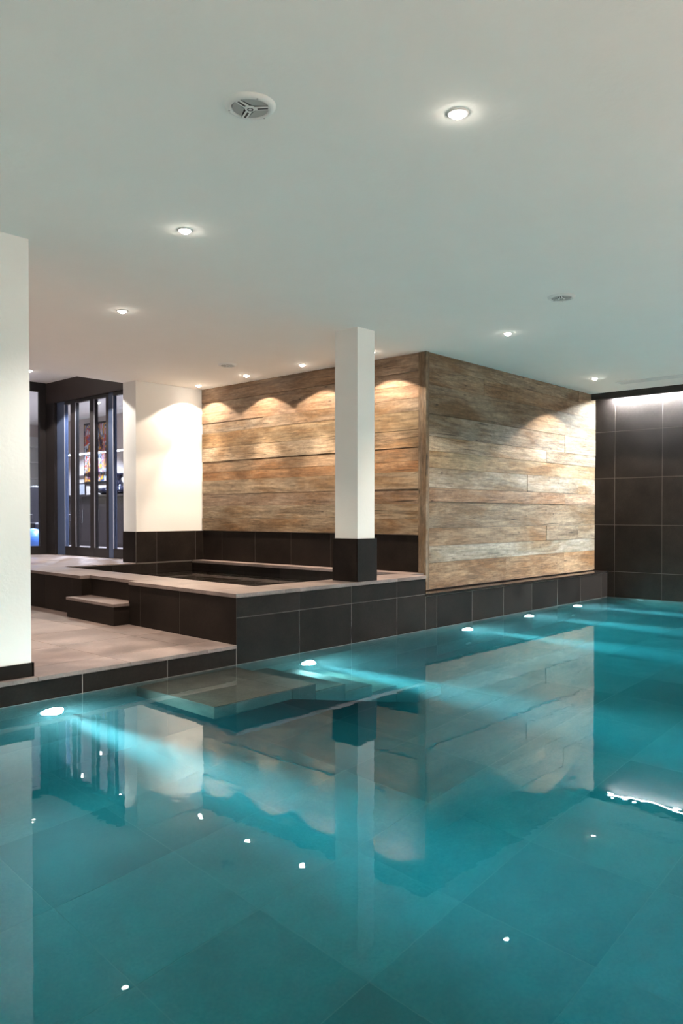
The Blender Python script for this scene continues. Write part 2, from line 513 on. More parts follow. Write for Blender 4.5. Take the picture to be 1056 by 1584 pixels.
# ---- white wall end at the deck edge
o = MB().box(-3.2, 2.285, 4.665, 5.05, ZD, ZC + 0.01).build('wall_deck', M['plaster'])
tag(o, 'plain white wall end standing on the deck at the pool edge', 'wall', kind='structure')
o = MB().box(-1.6, 2.297, 4.652, 4.664, ZD, ZD + 0.085).box(2.286, 2.297, 4.652, 5.06, ZD, ZD + 0.085).build('baseboard_deck', M['stone'])
tag(o, 'low dark stone baseboard at the foot of the white wall end', 'baseboard', kind='structure')

# ---- walls carrying the boards
o = MB().box(XR + 0.03, 7.0, YW + 0.09, YS + 0.02, ZL - 0.1, ZC + 0.01).build('wall_alcove', M['wgrout'])
tag(o, 'wall beside the hot tub clad in old boards over a dark stone wainscot', 'wall', kind='structure')
ya = [4.89] + [y for y in breaks(4.89, YB, 8.125 - 6 * 0.655, 0.655)[1:]]
tiles_x(o, ya, [ZT, ZW], XR + 0.012, M['stone'], t=0.018)
box('mortar', XR + 0.0135, XR + 0.031, 4.89, YB, ZT, ZW - 0.002, M['wgrout'], o)

rows = [0.94, 1.109, 1.268, 1.423, 1.605, 1.861, 2.043, 2.239, 2.373, 2.649, ZC]
PALE, GREY, TAN, BROWN = (0.47, 0.415, 0.335), (0.37, 0.315, 0.25), (0.40, 0.31, 0.21), (0.27, 0.19, 0.12)
DARK, ORANGE, YELLOW, RED = (0.20, 0.145, 0.095), (0.42, 0.245, 0.125), (0.40, 0.295, 0.165), (0.31, 0.205, 0.145)
def tint(o_, c, j=0.14):
    k = random.uniform(1 - j, 1 + j)
    c = [0.52 * a + 0.48 * b for a, b in zip(c, (0.335, 0.258, 0.178))]
    w = random.uniform(-0.05, 0.05)
    o_.color = (c[0] * k * (1 + w), c[1] * k, c[2] * k * (1 - w), 1)
def plank_row_x(parent, z0, z1, joints, tone):
    for a, b in zip(joints[:-1], joints[1:]):
        w = random.uniform(-0.004, 0.006)
        ob = box('plank', -(b - a) / 2 + 0.0015, (b - a) / 2 - 0.0015, -0.0125, 0.0125, -(z1 - z0) / 2 + random.uniform(0.0012, 0.003), (z1 - z0) / 2 - 0.001, M['wood'], None)
        ob.parent = parent
        ob.rotation_euler = (0, 0, R(90))
        ob.location = (XR + 0.0155 - w, (a + b) / 2, (z0 + z1) / 2)
        tint(ob, tone)
def plank_row_y(parent, z0, z1, joints, tone):
    for a, b in zip(joints[:-1], joints[1:]):
        w = random.uniform(-0.004, 0.006)
        ob = box('plank', -(b - a) / 2 + 0.0015, (b - a) / 2 - 0.0015, -0.0125, 0.0125, -(z1 - z0) / 2 + random.uniform(0.0012, 0.003), (z1 - z0) / 2 - 0.001, M['wood'], None)
        ob.parent = parent
        ob.location = ((a + b) / 2, YW + 0.0125 - w, (z0 + z1) / 2)
        tint(ob, tone)
TONES = [TAN, TAN, RED, TAN, ORANGE, TAN, YELLOW, GREY, RED, RED, DARK]
for i in range(len(rows) - 1):
    zs = [rows[i], rows[i + 1]]
    if zs[1] - zs[0] > 0.24:
        zs.insert(1, zs[0] + (zs[1] - zs[0]) * random.uniform(0.42, 0.58))
    for a, b in zip(zs[:-1], zs[1:]):
        js = [4.89] + sorted(random.sample([5.9, 6.3, 6.8, 7.3], random.choice([0, 0, 1]))) + [YB - 0.001]
        plank_row_x(o, a, b, js, TONES[i])
tb = box('corner_board', -(ZC - ZT) / 2 - 0.09, (ZC - ZT) / 2, -0.016, 0.016, -0.049, 0.049, M['woodtrim'], None)
tb.parent = o
tint(tb, GREY)
tb.rotation_euler = (R(90), R(-90), 0)
tb.location = (XR + 0.010, 4.842, (ZC + ZT) / 2 - 0.045)

o = MB().box(XR + 0.03, XB + 0.2, YW + 0.026, YW + 0.4, ZL - 0.02, ZC + 0.01).build('wall_right', M['black'])
tag(o, 'wall along the pool clad in wide weathered boards', 'wall', kind='structure')
rows2 = [0.372, 0.648, 0.822, 1.011, 1.288, 1.436, 1.646, 1.821, 1.975, 2.204, 2.506, ZC]
TONES2 = [ORANGE, PALE, BROWN, DARK, RED, PALE, YELLOW, PALE, GREY, DARK, BROWN]
for i in range(len(rows2) - 1):
    zs = [rows2[i], rows2[i + 1]]
    if zs[1] - zs[0] > 0.31:
        zs.insert(1, zs[0] + (zs[1] - zs[0]) * random.uniform(0.42, 0.58))
    for a, b in zip(zs[:-1], zs[1:]):
        js = [XR + 0.055] + sorted(random.sample([7.3, 7.7, 8.2, 8.7, 9.2, 9.7, 10.1], random.choice([0, 1, 1, 2]))) + [XB - 0.001]
        plank_row_y(o, a, b, js, TONES2[i])
tb = box('corner_board', -(ZC - ZL) / 2 + 0.006, (ZC - ZL) / 2, -0.014, 0.014, -0.026, 0.026, M['woodtrim'], None)
tb.parent = o
tint(tb, BROWN)
tb.rotation_euler = (0, R(-90), 0)
tb.location = (XR + 0.027, YW + 0.008, (ZC + ZL) / 2 + 0.003)

# ---- white wall behind the tub
o = MB().box(5.565, XR + 0.05, YB + 0.012, YS, ZD, ZC + 0.01).build('wall_white', M['plaster'])
tag(o, 'white wall behind the hot tub with a dark stone wainscot', 'wall', kind='structure')
tiles_y(o, [5.552, 5.858, 6.474, XR + 0.012], [ZT, ZW], YB - 0.004, M['stone'], t=0.014)
tiles_y(o, [4.595, 5.2, 5.858, 6.474, XR + 0.012], [0.0, ZT - 0.013], YB - 0.004, M['stone'], t=0.014)
tiles_x(o, [YB + 0.012, YS], [ZT, ZW], 5.551, M['stone'], t=0.012)
box('mortar', 5.553, XR + 0.012, YB - 0.0025, YB + 0.0125, 0.0, ZW - 0.002, M['wgrout'], o)

# ---- square column on the tub rim
o = MB().box(5.317, 5.553, 4.63, 4.905, 0.93, ZC + 0.01).build('column', M['plaster'])
tag(o, 'slim white square column rising from the tub rim on a dark stone base', 'column', kind='structure')
box('base', 5.312, 5.558, 4.624, 4.91, ZT, 0.93, M['wgrout'], o)
box('tile', 5.30, 5.57, YP, YP + 0.012, ZT + 0.001, 0.935, M['stone'], o)
box('tile', 5.30, 5.57, 4.91, 4.922, ZT + 0.001, 0.935, M['stone'], o)
box('tile', 5.30, 5.312, YP + 0.014, 4.908, ZT + 0.001, 0.935, M['stone'], o)
box('tile', 5.558, 5.57, YP + 0.014, 4.908, ZT + 0.001, 0.935, M['stone'], o)

# ---- light slot over the end wall
o = MB().box(XB - 0.16, XB - 0.13, -2.6, YW - 0.012, ZC - 0.088, ZC).build('trim_1', M['black'])
tag(o, 'black fascia strip hiding the light slot above the end wall', 'trim', kind='structure')
o = empty('slot_light', (XB - 0.07, 0.0, ZC))
tag(o, 'cool white linear light in the slot above the dark end wall', 'light')
box('housing', XB - 0.105, XB - 0.04, -2.5, 4.58, ZC - 0.064, ZC, M['white'], o)
box('diffuser', XB - 0.095, XB - 0.05, -2.48, 4.56, ZC - 0.070, ZC - 0.0645, M['led'], o)

# ================================================================== HOT TUB
def Q(u, v): return (3.885 + 0.05 * v + u, YP + v)
tub = empty('hot_tub', (0, 0, 0))
tag(tub, 'raised dark stone hot tub with pale stone rim and a step cut into its side', 'hot tub')
V1 = 11.48 - YP                      # the platform side runs on to the glazed wall
N0, N1 = 1.59, 2.52                  # step recess along the side
RW = 0.50                            # width of the side rim
FY = 4.995                           # inner edge of the front rim
shell = MB()
shell.prism([Q(0.0015, 0.0015), Q(RW - 0.01, 0.0015), Q(RW - 0.01, N0), Q(0.0015, N0)], ZD, ZT - 0.03)
shell.prism([Q(0.115, N0), Q(RW - 0.01, N0), Q(RW - 0.01, N1), Q(0.115, N1)], ZD, ZT - 0.03)
shell.prism([Q(0.0015, N1), Q(RW - 0.01, N1), Q(RW - 0.01, V1), Q(0.0015, V1)], ZD, ZT - 0.03)
shell.box(4.37, 6.33, YP + 0.0015, FY - 0.01, ZL, ZT - 0.03)
shell.box(4.37, 6.40, YP + 0.31, FY - 0.01, 0.0, ZL)
shell.box(6.43, XR + 0.02, YW + 0.02, YB, 0.0, ZT - 0.03)
shell.box(6.10, 6.43, YW + 0.0, FY - 0.01, ZL, ZT - 0.03)
sh = shell.build('shell', M['wgrout'], tub)
lin = MB()
lin.add([(4.2, FY, 0.02), (6.43, FY, 0.02), (6.43, YB, 0.02), (4.5, YB, 0.02)], [(0, 1, 2, 3)])
lin.build('basin_floor', M['ledge'], tub)
# side tiles (skewed with the side)
def side_tile(v0, v1, u0, z0, z1, t=0.011):
    a, b = Q(u0, v0 + GAP / 2), Q(u0, v1 - GAP / 2)
    MB().prism([a, (a[0] + t, a[1]), (b[0] + t, b[1]), b], z0, z1).build('tile', M['stone'], tub)
vb = [0.0, 0.775, 1.40, N0]
for a, b in zip(vb[:-1], vb[1:]): side_tile(a, b, 0, ZD, ZT - 0.03)
side_tile(N0, N1, 0.103, ZD + 0.19, ZT - 0.03)
vb = [N1, 2.68] + [2.68 + 0.6 * k for k in range(1, 6)] + [V1]
vb = [N1, 2.72, 3.32, 3.97, 4.62, 5.27, 5.92, V1]
for a, b in zip(vb[:-1], vb[1:]): side_tile(a, b, 0, ZD, ZT - 0.03)
# recess cheeks
for v, s in ((N0, -1), (N1, 1)):
    a = Q(0.0, v); 
    MB().box(a[0], a[0] + 0.103, min(a[1], a[1] + 0.01 * -s), max(a[1], a[1] + 0.01 * -s), ZD + 0.19, ZT - 0.03).build('tile', M['stone'], tub)
# front tiles
tiles_y(tub, breaks(3.885, 6.33, 3.908), [ZL, ZT - 0.03], YP, M['stone'])
# inner tiles
inner_x = breaks(4.40, 6.41, 3.908)
tiles_y(tub, inner_x, [0.02, ZT - 0.03], FY - 0.010, M['stone'])
tiles_x(tub, breaks(FY, YB, 8.125 - 6 * 0.655, 0.655), [0.02, ZT - 0.03], 6.42, M['stone'])
inn = [FY - YP + 0.02 + 0.65 * k for k in range(6)] + [YB - YP]
for a, b in zip(inn[:-1], inn[1:]):
    p, q = Q(RW - 0.012, a), Q(RW - 0.012, b - GAP)
    MB().prism([p, (p[0] + 0.011, p[1]), (q[0] + 0.011, q[1]), q], 0.02, ZT - 0.03).build('tile', M['stone'], tub)
# coping slabs
def cop(poly):
    MB().prism(poly, ZT - 0.03, ZT).build('coping', M['deck'], tub)
g = 0.002
cop([Q(-0.008, -0.008), (4.40 - g, YP - 0.008), (4.40 - g, FY - g), Q(-0.008, FY - YP - g)])
cx_ = [4.40, 4.564 + 0.0, 5.218, 5.872, 6.33]
for a, b in zip(cx_[:-1], cx_[1:]):
    cop([(a + g, YP - 0.008), (b - g, YP - 0.008), (b - g, FY), (a + g, FY)])
cop([(6.33 + g, YW + 0.02), (XR + 0.01, YW + 0.02), (XR + 0.01, FY), (6.33 + g, FY)])
vv = [FY - YP, 0.95, N0]
for a, b in zip(vv[:-1], vv[1:]): cop([Q(-0.008, a + g), Q(RW, a + g), Q(RW, b - g), Q(-0.008, b - g)])
cop([Q(0.095, N0 + g), Q(RW, N0 + g), Q(RW, N1 - g), Q(0.095, N1 - g)])
vv = [N1, 3.2, YB - YP]
for a, b in zip(vv[:-1], vv[1:]): cop([Q(-0.008, a + g), Q(RW, a + g), Q(RW, b - g), Q(-0.008, b - g)])
vv = [YB - YP, 4.6, 5.25, 5.9, V1]
for a, b in zip(vv[:-1], vv[1:]): cop([Q(-0.008, a + g), Q(RW, a + g), Q(RW, b - g), Q(-0.008, b - g)])
ys = breaks(FY, YB - 0.006, 8.125 - 6 * 0.655, 0.655)
for a, b in zip(ys[:-1], ys[1:]):
    cop([(6.41, a + g), (XR + 0.010, a + g), (XR + 0.010, b - g), (6.41, b - g)])
# the step
st = MB().prism([Q(-0.155, N0 + 0.01), Q(0.10, N0 + 0.01), Q(0.10, N1 - 0.01), Q(-0.155, N1 - 0.01)], ZD, ZD + 0.17).build('step', M['stone'], tub)
MB().prism([Q(-0.163, N0 + 0.003), Q(0.102, N0 + 0.003), Q(0.102, N1 - 0.003), Q(-0.163, N1 - 0.003)], ZD + 0.171, ZD + 0.196).build('tread', M['deck'], st)
# water in the tub
wv = MB().prism([(4.41, FY - 0.02), (6.43, FY - 0.02), (6.43, YB + 0.01), (4.59, YB + 0.01)], 0.03, 0.44).build('tub_water', M['tubwater'])
tag(wv, 'still dark water filling the raised hot tub', 'water', kind='stuff')

# ---- upper deck
o = MB().prism([(4.66, YB + 0.01), (5.56, YB + 0.01), (5.56, YS + 0.01), (8.8, YS + 0.01), (8.8, 17.2), (-3.0, 17.2), (-3.0, YG), (4.70, YG)], ZT - 0.25, ZT - 0.012).build('floor_upper', M['grout'])
tag(o, 'upper deck of pale stone tiles before the sliding doors', 'floor', kind='structure')
for a, b in [(YB, YS), (YS, 9.48), (9.48, 10.13), (10.13, 10.78), (10.78, YG)]:
    for c, d in [(0, 5.0), (5.0, 5.55), (5.55, XD)]:
        if c == 5.55 and a == YB: continue
        l0, l1 = (c, c) if c else (4.385 + 0.05 * (a - YP) + 0.004, 4.385 + 0.05 * (b - YP) + 0.004)
        MB().prism([(l0 + g, a + g), (d - g, a + g), (d - g, b - g), (l1 + g, b - g)], ZT - 0.012, ZT).build('tile', M['deck'], o)
MB().box(XD, 8.7, YS, 17.1, ZT - 0.012, ZT - 0.001).box(-3.0, XD, YG, 17.1, ZT - 0.012, ZT - 0.001).build('lounge_floor', M['deck'], o)

# ================================================================== POOL STAIRS
ps = empty('pool_stairs', (0, 0, 0))
tag(ps, 'underwater stone landing and stair flight descending along the pool wall', 'stairs')
XE = [3.0, 3.888, 4.195, 4.495, 4.795, 5.096, 5.395]
RZ = 0.222
SY0, SY1 = 3.77, YP - 0.002
ztop = [-0.09 - RZ * k for k in range(6)]
prof = [(3.008, -0.35), (3.008, ztop[0] - 0.015)]
for k in range(6):
    prof += [(XE[k + 1] - 0.008, ztop[k] - 0.015), (XE[k + 1] - 0.008, (ztop[k + 1] if k < 5 else ZF) - (0.015 if k < 5 else 0))]
prof += [(5.07, ZF), (3.66, -0.35)]
MB().extrude_y(prof, SY0 + 0.008, SY1).build('body', M['pgrout'], ps)
# landing tiles, treads, risers, side faces
for a, b in [(3.0, 3.66), (3.66, 3.888)]:
    for c, d in [(SY0, 4.19), (4.19, SY1)]:
        box('tile', a + g, b - g, c + g, d - g, ztop[0] - 0.0149, ztop[0], M['ledge'], ps)
for k in range(1, 6):
    for c, d in [(SY0, 4.19), (4.19, SY1)]:
        box('tread', XE[k] - 0.004, XE[k + 1] - g, c + g, d - g, ztop[k] - 0.0149, ztop[k], M['ledge'], ps)
for k in range(6):
    z0 = (ztop[k + 1] if k < 5 else ZF)
    box('riser', XE[k + 1] - 0.0079, XE[k + 1] + 0.002, SY0 + g, SY1, z0 + 0.002, ztop[k] - 0.017, M['ledge'], ps)
box('side_tile', 3.0, 3.0079, SY0 + g, SY1, -0.35, ztop[0] - 0.017, M['ledge'], ps)
def side(poly):
    MB().extrude_y(poly, SY0, SY0 + 0.0079).build('side_tile', M['pool'], ps)
side([(3.002, -0.35), (3.002, -0.114), (3.656, -0.114), (3.656, -0.35)])
def soff(x): return -0.35 - (x - 3.66) * (1.07 / 1.41) if x > 3.66 else -0.35
for k in range(6):
    a = 3.66 if k == 0 else XE[k]
    b = XE[k + 1]
    za, zb = max(soff(a), ZF), max(soff(b), ZF)
    poly = [(a + g, za), (a + g, ztop[k] - 0.024), (b - g, ztop[k] - 0.024)]
    if b > 5.07: poly += [(b - g, ZF), (max(a + g, 5.07), ZF)] if a < 5.07 else [(b - g, ZF)]
    else: poly += [(b - g, zb)]
    side(poly)

# pool water
wv = MB().box(-1.605, XB + 0.004, 0.145, YP + 0.004, ZF - 0.005, 0.0).build('pool_water', M['water'])
tag(wv, 'clear teal swimming pool water, almost perfectly still', 'water', kind='stuff')

# ================================================================== GLAZING
def door(num, y0, y1, lab, sn, sf, mats):
    """sliding leaf between y0 (near) and y1 (far) in the plane x = XD"""
    d = empty('door_%d' % num, (XD, (y0 + y1) / 2, ZT))
    tag(d, lab, 'door', 'sliding glass doors of the lounge', 'structure')
    z0, z1 = ZT + 0.004, 2.852
    box('stile', XD - 0.03, XD + 0.03, y0, y0 + sn, z0, z1, mats[0], d)
    box('stile', XD - 0.03, XD + 0.03, y1 - sf, y1, z0, z1, mats[1], d)
    box('rail', XD - 0.028, XD + 0.028, y0 + sn, y1 - sf, z0, z0 + 0.13, M['frame'], d)
    box('rail', XD - 0.028, XD + 0.028, y0 + sn, y1 - sf, z1 - 0.05, z1, M['frame'], d)
    box('gasket', XD - 0.034, XD - 0.03, y1 - sf - 0.006, y1 - sf + 0.004, z0 + 0.13, z1 - 0.05, M['edge'], d)
    box('pane', XD - 0.006, XD + 0.006, y0 + sn, y1 - sf, z0 + 0.13, z1 - 0.05, M['glass'], d)
door(1, 10.685, 11.21, 'sliding glass door leaf farthest from the white wall, beside the dark corner post', 0.12, 0.23, (M['frame'], M['blueframe']))
door(2, 10.16, 10.68, 'sliding glass door leaf second from the dark corner post', 0.10, 0.02, (M['frame'], M['frame']))
door(3, 9.765, 10.155, 'sliding glass door leaf third from the dark corner post', 0.065, 0.02, (M['frame'], M['frame']))
door(4, 8.86, 9.76, 'sliding glass door leaf partly hidden behind the white wall', 0.06, 0.115, (M['frame'], M['blueframe']))
o = MB().box(XD - 0.06, XD + 0.06, YS, YG + 0.05, 2.853, ZC2).build('trim_2', M['header'])
tag(o, 'dark header panel above the sliding doors', 'trim', kind='structure')
o = MB().box(XD - 0.07, XD + 0.05, 11.215, YG + 0.05, ZT, 2.852).build('trim_3', M['frame'])
tag(o, 'dark corner post where the glazed walls meet', 'trim', kind='structure')
w = empty('window_1', (5.0, YG, ZT))
tag(w, 'tall fixed window in dark frame beside the sliding doors', 'window', kind='structure')
box('rail', 3.0, XD - 0.072, YG - 0.03, YG + 0.03, ZT + 0.001, ZT + 0.13, M['frame'], w)
box('rail', 3.0, XD - 0.072, YG - 0.03, YG + 0.03, 3.03, ZC2, M['frame'], w)
box('stile', 5.78, XD - 0.072, YG - 0.028, YG + 0.028, ZT + 0.13, 3.03, M['frame'], w)
box('stile', 4.6, 4.68, YG - 0.028, YG + 0.028, ZT + 0.13, 3.03, M['frame'], w)
box('pane', 4.68, 5.78, YG - 0.005, YG + 0.005, ZT + 0.13, 3.03, M['glass'], w)
box('pane', 3.0, 4.6, YG - 0.005, YG + 0.005, ZT + 0.13, 3.03, M['glass'], w)

# ================================================================== LOUNGE BEHIND THE GLASS
M['lwall'] = plain('lounge_plaster', (0.62, 0.55, 0.52), 0.9, noise=0.03)
o = MB().box(8.6, 8.8, YS, 17.2, ZT - 0.1, ZC2 + 0.05).build('wall_lounge', M['lwall'])
tag(o, 'pale lounge wall behind the sliding doors', 'wall', kind='structure')
o = MB().box(-3.2, 8.8, 17.0, 17.2, ZT - 0.1, ZC2 + 0.05).build('wall_far', M['lwall'])
tag(o, 'pale far wall of the lounge', 'wall', kind='structure')
o = MB().box(XD + 0.1, 8.7, YS - 0.05, YS + 0.02, ZT - 0.1, ZC2 + 0.05).build('wall_lounge_near', M['lwall'])
tag(o, 'lounge wall backing onto the tub alcove', 'wall', kind='structure')

p = empty('painting', (8.59, 14.53, 1.83))
tag(p, 'colourful abstract painting on the lounge wall behind the doors', 'painting')
box('frame', 8.565, 8.599, 13.98, 15.08, 1.80, 3.06, M['dark'], p)
box('canvas', 8.556, 8.5645, 14.02, 15.04, 1.84, 3.02, abstract_canvas('abstract_canvas'), p)

M['walnut'] = plain('dark_sideboard', (0.014, 0.009, 0.009), 0.4, noise=0.2)
sb = empty('sideboard', (8.25, 14.1, ZT))
tag(sb, 'long dark wooden sideboard along the lounge wall', 'sideboard')
box('top', 7.92, 8.59, 12.3, 15.95, 1.50, 1.54, M['walnut'], sb)
box('body', 7.98, 8.58, 12.35, 15.9, ZT, 1.499, M['walnut'], sb)
for k in range(6):
    y0 = 12.36 + k * 0.59
    dd = box('door', 7.955, 7.979, y0 + 0.004, y0 + 0.586, ZT + 0.08, 1.485, M['white'] if k == 5 else M['walnut'], sb)
    h = box('handle', 7.94, 7.9545, y0 + 0.5, y0 + 0.515, 1.0, 1.25, M['steel'], None)
    h.parent = dd; h.location = h.location - Vector((7.967, y0 + 0.295, (ZT + 0.08 + 1.485) / 2))

M['glaze'] = plain('black_glaze', (0.012, 0.012, 0.022), 0.12)
def pot(name, prof, x, y, z, lab, mat):
    o_ = MB().lathe(prof, seg=28).build(name, mat, smooth=True)
    o_.location = (x, y, z)
    return tag(o_, lab, name.split('_')[-1])
pot('gourd_vase', [(0, 0), (0.085, 0), (0.10, 0.03), (0.10, 0.07), (0.05, 0.12), (0.075, 0.17), (0.08, 0.21), (0.045, 0.26), (0.04, 0.30), (0.09, 0.36), (0.095, 0.40), (0.075, 0.40), (0.03, 0.30)],
    8.2, 13.15, 1.541, 'tall black waisted vase on the sideboard nearest the white wall', M['glaze'])
pot('low_bowl', [(0, 0), (0.09, 0), (0.15, 0.04), (0.165, 0.08), (0.14, 0.12), (0.07, 0.13), (0.06, 0.12), (0.13, 0.08), (0.0, 0.02)],
    8.12, 13.47, 1.541, 'low round black bowl beside the waisted vase', M['glaze'])
pot('lidded_jar', [(0, 0), (0.07, 0), (0.11, 0.05), (0.11, 0.10), (0.06, 0.14), (0.03, 0.15), (0.03, 0.17), (0.0, 0.18)],
    8.04, 12.86, 1.541, 'squat black jar with a lid at the end of the sideboard', M['glaze'])
for (y0, y1, z1, colr, lab) in ((15.28, 15.5, 0.2, (0.75, 0.6, 0.5), 'pink photo frame on the sideboard below the painting edge'),
                                (14.55, 14.85, 0.26, (0.35, 0.36, 0.4), 'grey photo frame standing on the sideboard under the painting'),
                                (15.62, 15.86, 0.24, (0.6, 0.35, 0.25), 'reddish photo frame at the far end of the sideboard')):
    pf = empty('photo_frame', (8.3, (y0 + y1) / 2, 1.54))
    tag(pf, lab, 'photo frame', 'photo frames on the sideboard')
    box('frame', 8.29, 8.31, y0, y1, 1.541, 1.541 + z1, M['walnut'], pf)
    box('picture', 8.284, 8.2895, y0 + 0.025, y1 - 0.025, 1.566, 1.516 + z1, plain('picture_print', colr, 0.5, noise=0.4, nscale=14), pf)

o = empty('glowing_line', (8.2, 14.2, 2.36))  # bright line across the door glass, built as a hung glowing strip
tag(o, 'thin glowing line in front of the painting', 'light')
box('profile', 8.19, 8.21, 13.0, 15.1, 2.372, 2.395, M['white'], o)
box('diffuser', 8.188, 8.212, 13.0, 15.1, 2.361, 2.3715, M['lineglow'], o)
for y in (13.2, 14.9):
    box('cable', 8.1985, 8.2015, y, y + 0.003, 2.3955, ZC2, M['steel'], o)

# seat, ball, lamp and shelves seen through the fixed window
ch = empty('lounge_chair', (6.62, 13.2, ZT))
tag(ch, 'dark high-backed lounge chair behind the fixed window', 'chair')
M['leather'] = plain('dark_leather', (0.02, 0.017, 0.02), 0.35)
b_ = MB()
n = 9
vs = []
for i in range(n):
    a = -0.31 + 0.62 * i / (n - 1)
    top = 1.12 - 0.45 * (abs(a) / 0.31) ** 3 * 0.35
    vs += [(a, 0.0, 0.42), (a, 0.10, top), (a, 0.20, top - 0.02), (a, 0.10, 0.42)]
fs = []
for i in range(n - 1):
    for k in range(4):
        fs.append((i * 4 + k, (i + 1) * 4 + k, (i + 1) * 4 + (k + 1) % 4, i * 4 + (k + 1) % 4))
fs += [(3, 2, 1, 0), tuple((n - 1) * 4 + k for k in range(4))]
b_.add(vs, fs).build('backrest', M['leather'], ch, bevel=0.02)
MB().box(-0.32, 0.32, -0.5, 0.08, 0.34, 0.47).build('seat', M['leather'], ch, bevel=0.03)
for s_ in (-1, 1):
    MB().box(s_ * 0.36 - 0.04, s_ * 0.36 + 0.04, -0.45, 0.1, 0.5, 0.62).build('armrest', M['leather'], ch, bevel=0.02)
    for yy in (-0.42, 0.05):
        MB().tube([(s_ * 0.30, yy, 0.34), (s_ * 0.33, yy * 1.05, 0.0)], 0.016).build('leg', M['steel'], ch)
ball = MB().lathe([(0.19 * math.sin(math.pi * k / 16), 0.19 - 0.19 * math.cos(math.pi * k / 16)) for k in range(17)], seg=28).build('exercise_ball', plain('blue_rubber', (0.06, 0.16, 0.5), 0.35), smooth=True)
ball.location = (6.2, 12.55, ZT)
tag(ball, 'blue exercise ball on the floor behind the fixed window', 'ball')
sd = empty('floor_lamp', (7.12, 14.3, ZT))
tag(sd, 'lit floor lamp with cream shade behind the lounge chair', 'lamp')
MB().lathe([(0, 0), (0.14, 0), (0.14, 0.02), (0.012, 0.03), (0.012, 0.9), (0, 0.9)]).build('base', M['steel'], sd)
MB().lathe([(0.16, 0.9), (0.22, 0.9), (0.15, 1.13), (0.14, 1.13), (0.20, 0.91)]).build('shade', emit('lit_shade', (1.0, 0.85, 0.55), 3.0), sd)
shf = empty('wall_shelf_unit', (6.9, 16.8, ZT))
tag(shf, 'white shelf unit on the far lounge wall', 'shelves')
box('back', 5.8, 8.55, 16.96, 16.99, ZT, 2.9, M['white'], shf)
for z in (0.9, 1.25, 1.6, 1.95, 2.3, 2.65):
    box('shelf', 5.8, 8.55, 16.65, 16.958, z, z + 0.03, M['white'], shf)
for x in (5.8, 7.2, 8.5):
    box('upright', x, x + 0.03, 16.64, 16.957, ZT, 2.9, M['white'], shf)

# ================================================================== CEILING FITTINGS
ring_me = MB().lathe([(0.031, -0.001), (0.033, -0.006), (0.043, -0.006), (0.047, -0.002), (0.047, 0.0)], seg=28)
bulb_me = MB().lathe([(0.0, -0.024), (0.010, -0.0225), (0.019, -0.018), (0.026, -0.011), (0.0305, -0.0005)], seg=24)
_ring = _bulb = None
def downlight(x, y, z, lab, col=NEUTRAL, k=1.0, kw=1.0, soft=0.12, group='recessed ceiling spots over the pool hall'):
    global _ring, _bulb
    d = empty('ceiling_spot', (x, y, z))
    tag(d, lab, 'ceiling light', group)
    if _ring is None:
        r_ = ring_me.build('trim_ring', M['white'], d, smooth=True); _ring = r_.data
        b2 = bulb_me.build('lamp_glass', M['bulb'], d, smooth=True); _bulb = b2.data
    else:
        link(bpy.data.objects.new('trim_ring', _ring), d); link(bpy.data.objects.new('lamp_glass', _bulb), d)
    if kw > 0: spot('wide_cone', (x, y, z - 0.03), (x, y, 0), P_WIDE * kw, 118, soft, col, 0.02, d)
    if k > 0: spot('inner_beam', (x, y, z - 0.03), (x, y, 0), P_BEAM * k, 54, 0.5, col, 0.02, d)
    return d

downlight(2.788, 1.869, ZC, 'largest and nearest bright ceiling spot, above the open pool', soft=0.5)
downlight(2.837, 3.828, ZC, 'bright ceiling spot above the pool in front of the white wall end', NEUTRAL, 0.8, 0.75, 0.6)
downlight(3.60, 5.715, ZC, 'bright ceiling spot above the lower deck beside the hot tub', WARM, soft=0.7)
downlight(6.33, 8.26, ZC, 'ceiling spot in the corner where white wall meets boards', WARM, 0.85, 0.42)
downlight(6.265, 7.24, ZC, 'ceiling spot over the tub second from the white wall corner', WARM, 1.15, 0.5)
downlight(6.245, 6.265, ZC, 'ceiling spot over the tub third from the white wall corner', WARM, 1.15, 0.5)
downlight(6.25, 5.25, ZC, 'ceiling spot hidden behind the white column, lighting the boards', WARM, 1.15, 0.5)
downlight(6.455, 3.768, ZC, 'ceiling spot above the pool beyond the round speaker', WARM, soft=0.7)
downlight(9.295, 4.205, ZC, 'ceiling spot close to the far end of the boarded pool wall', WARM)
downlight(5.20, 10.6, ZC2, 'ceiling spot in the raised ceiling beside the white wall end', NEUTRAL)
downlight(5.12, 9.50, ZC2, 'ceiling spot in the raised ceiling hidden by the ceiling edge', NEUTRAL)
G2 = 'added ceiling spots out of view'
for x, y in [(6.455, 1.5), (9.295, 1.5), (-0.6, 1.87), (-0.6, 3.83), (1.0, 6.4), (1.0, 8.6)] + [(-1.8 + 1.4 * k, -2.05) for k in range(9)]:  # unseen spots added so bounced light brightens the ceiling
    downlight(x, y, ZC, 'added ceiling spot outside the view, brightening the ceiling by bounce', (1.0, 0.88, 0.76), 1.7, 1.7, 0.5, G2)
for x, y, lab in ((6.55, 10.55, 'lounge ceiling spot just behind the sliding doors'), (7.5, 12.7, 'lounge ceiling spot seen through the third door leaf'),
                  (6.65, 11.85, 'lounge ceiling spot midway to the sideboard'), (7.5, 14.6, 'lounge ceiling spot above the sideboard'), (5.6, 14.2, 'lounge ceiling spot behind the fixed window')):
    downlight(x, y, ZC2, lab, (0.80, 0.86, 1.0), 3.0, 3.0, 0.3, 'lounge ceiling spots')

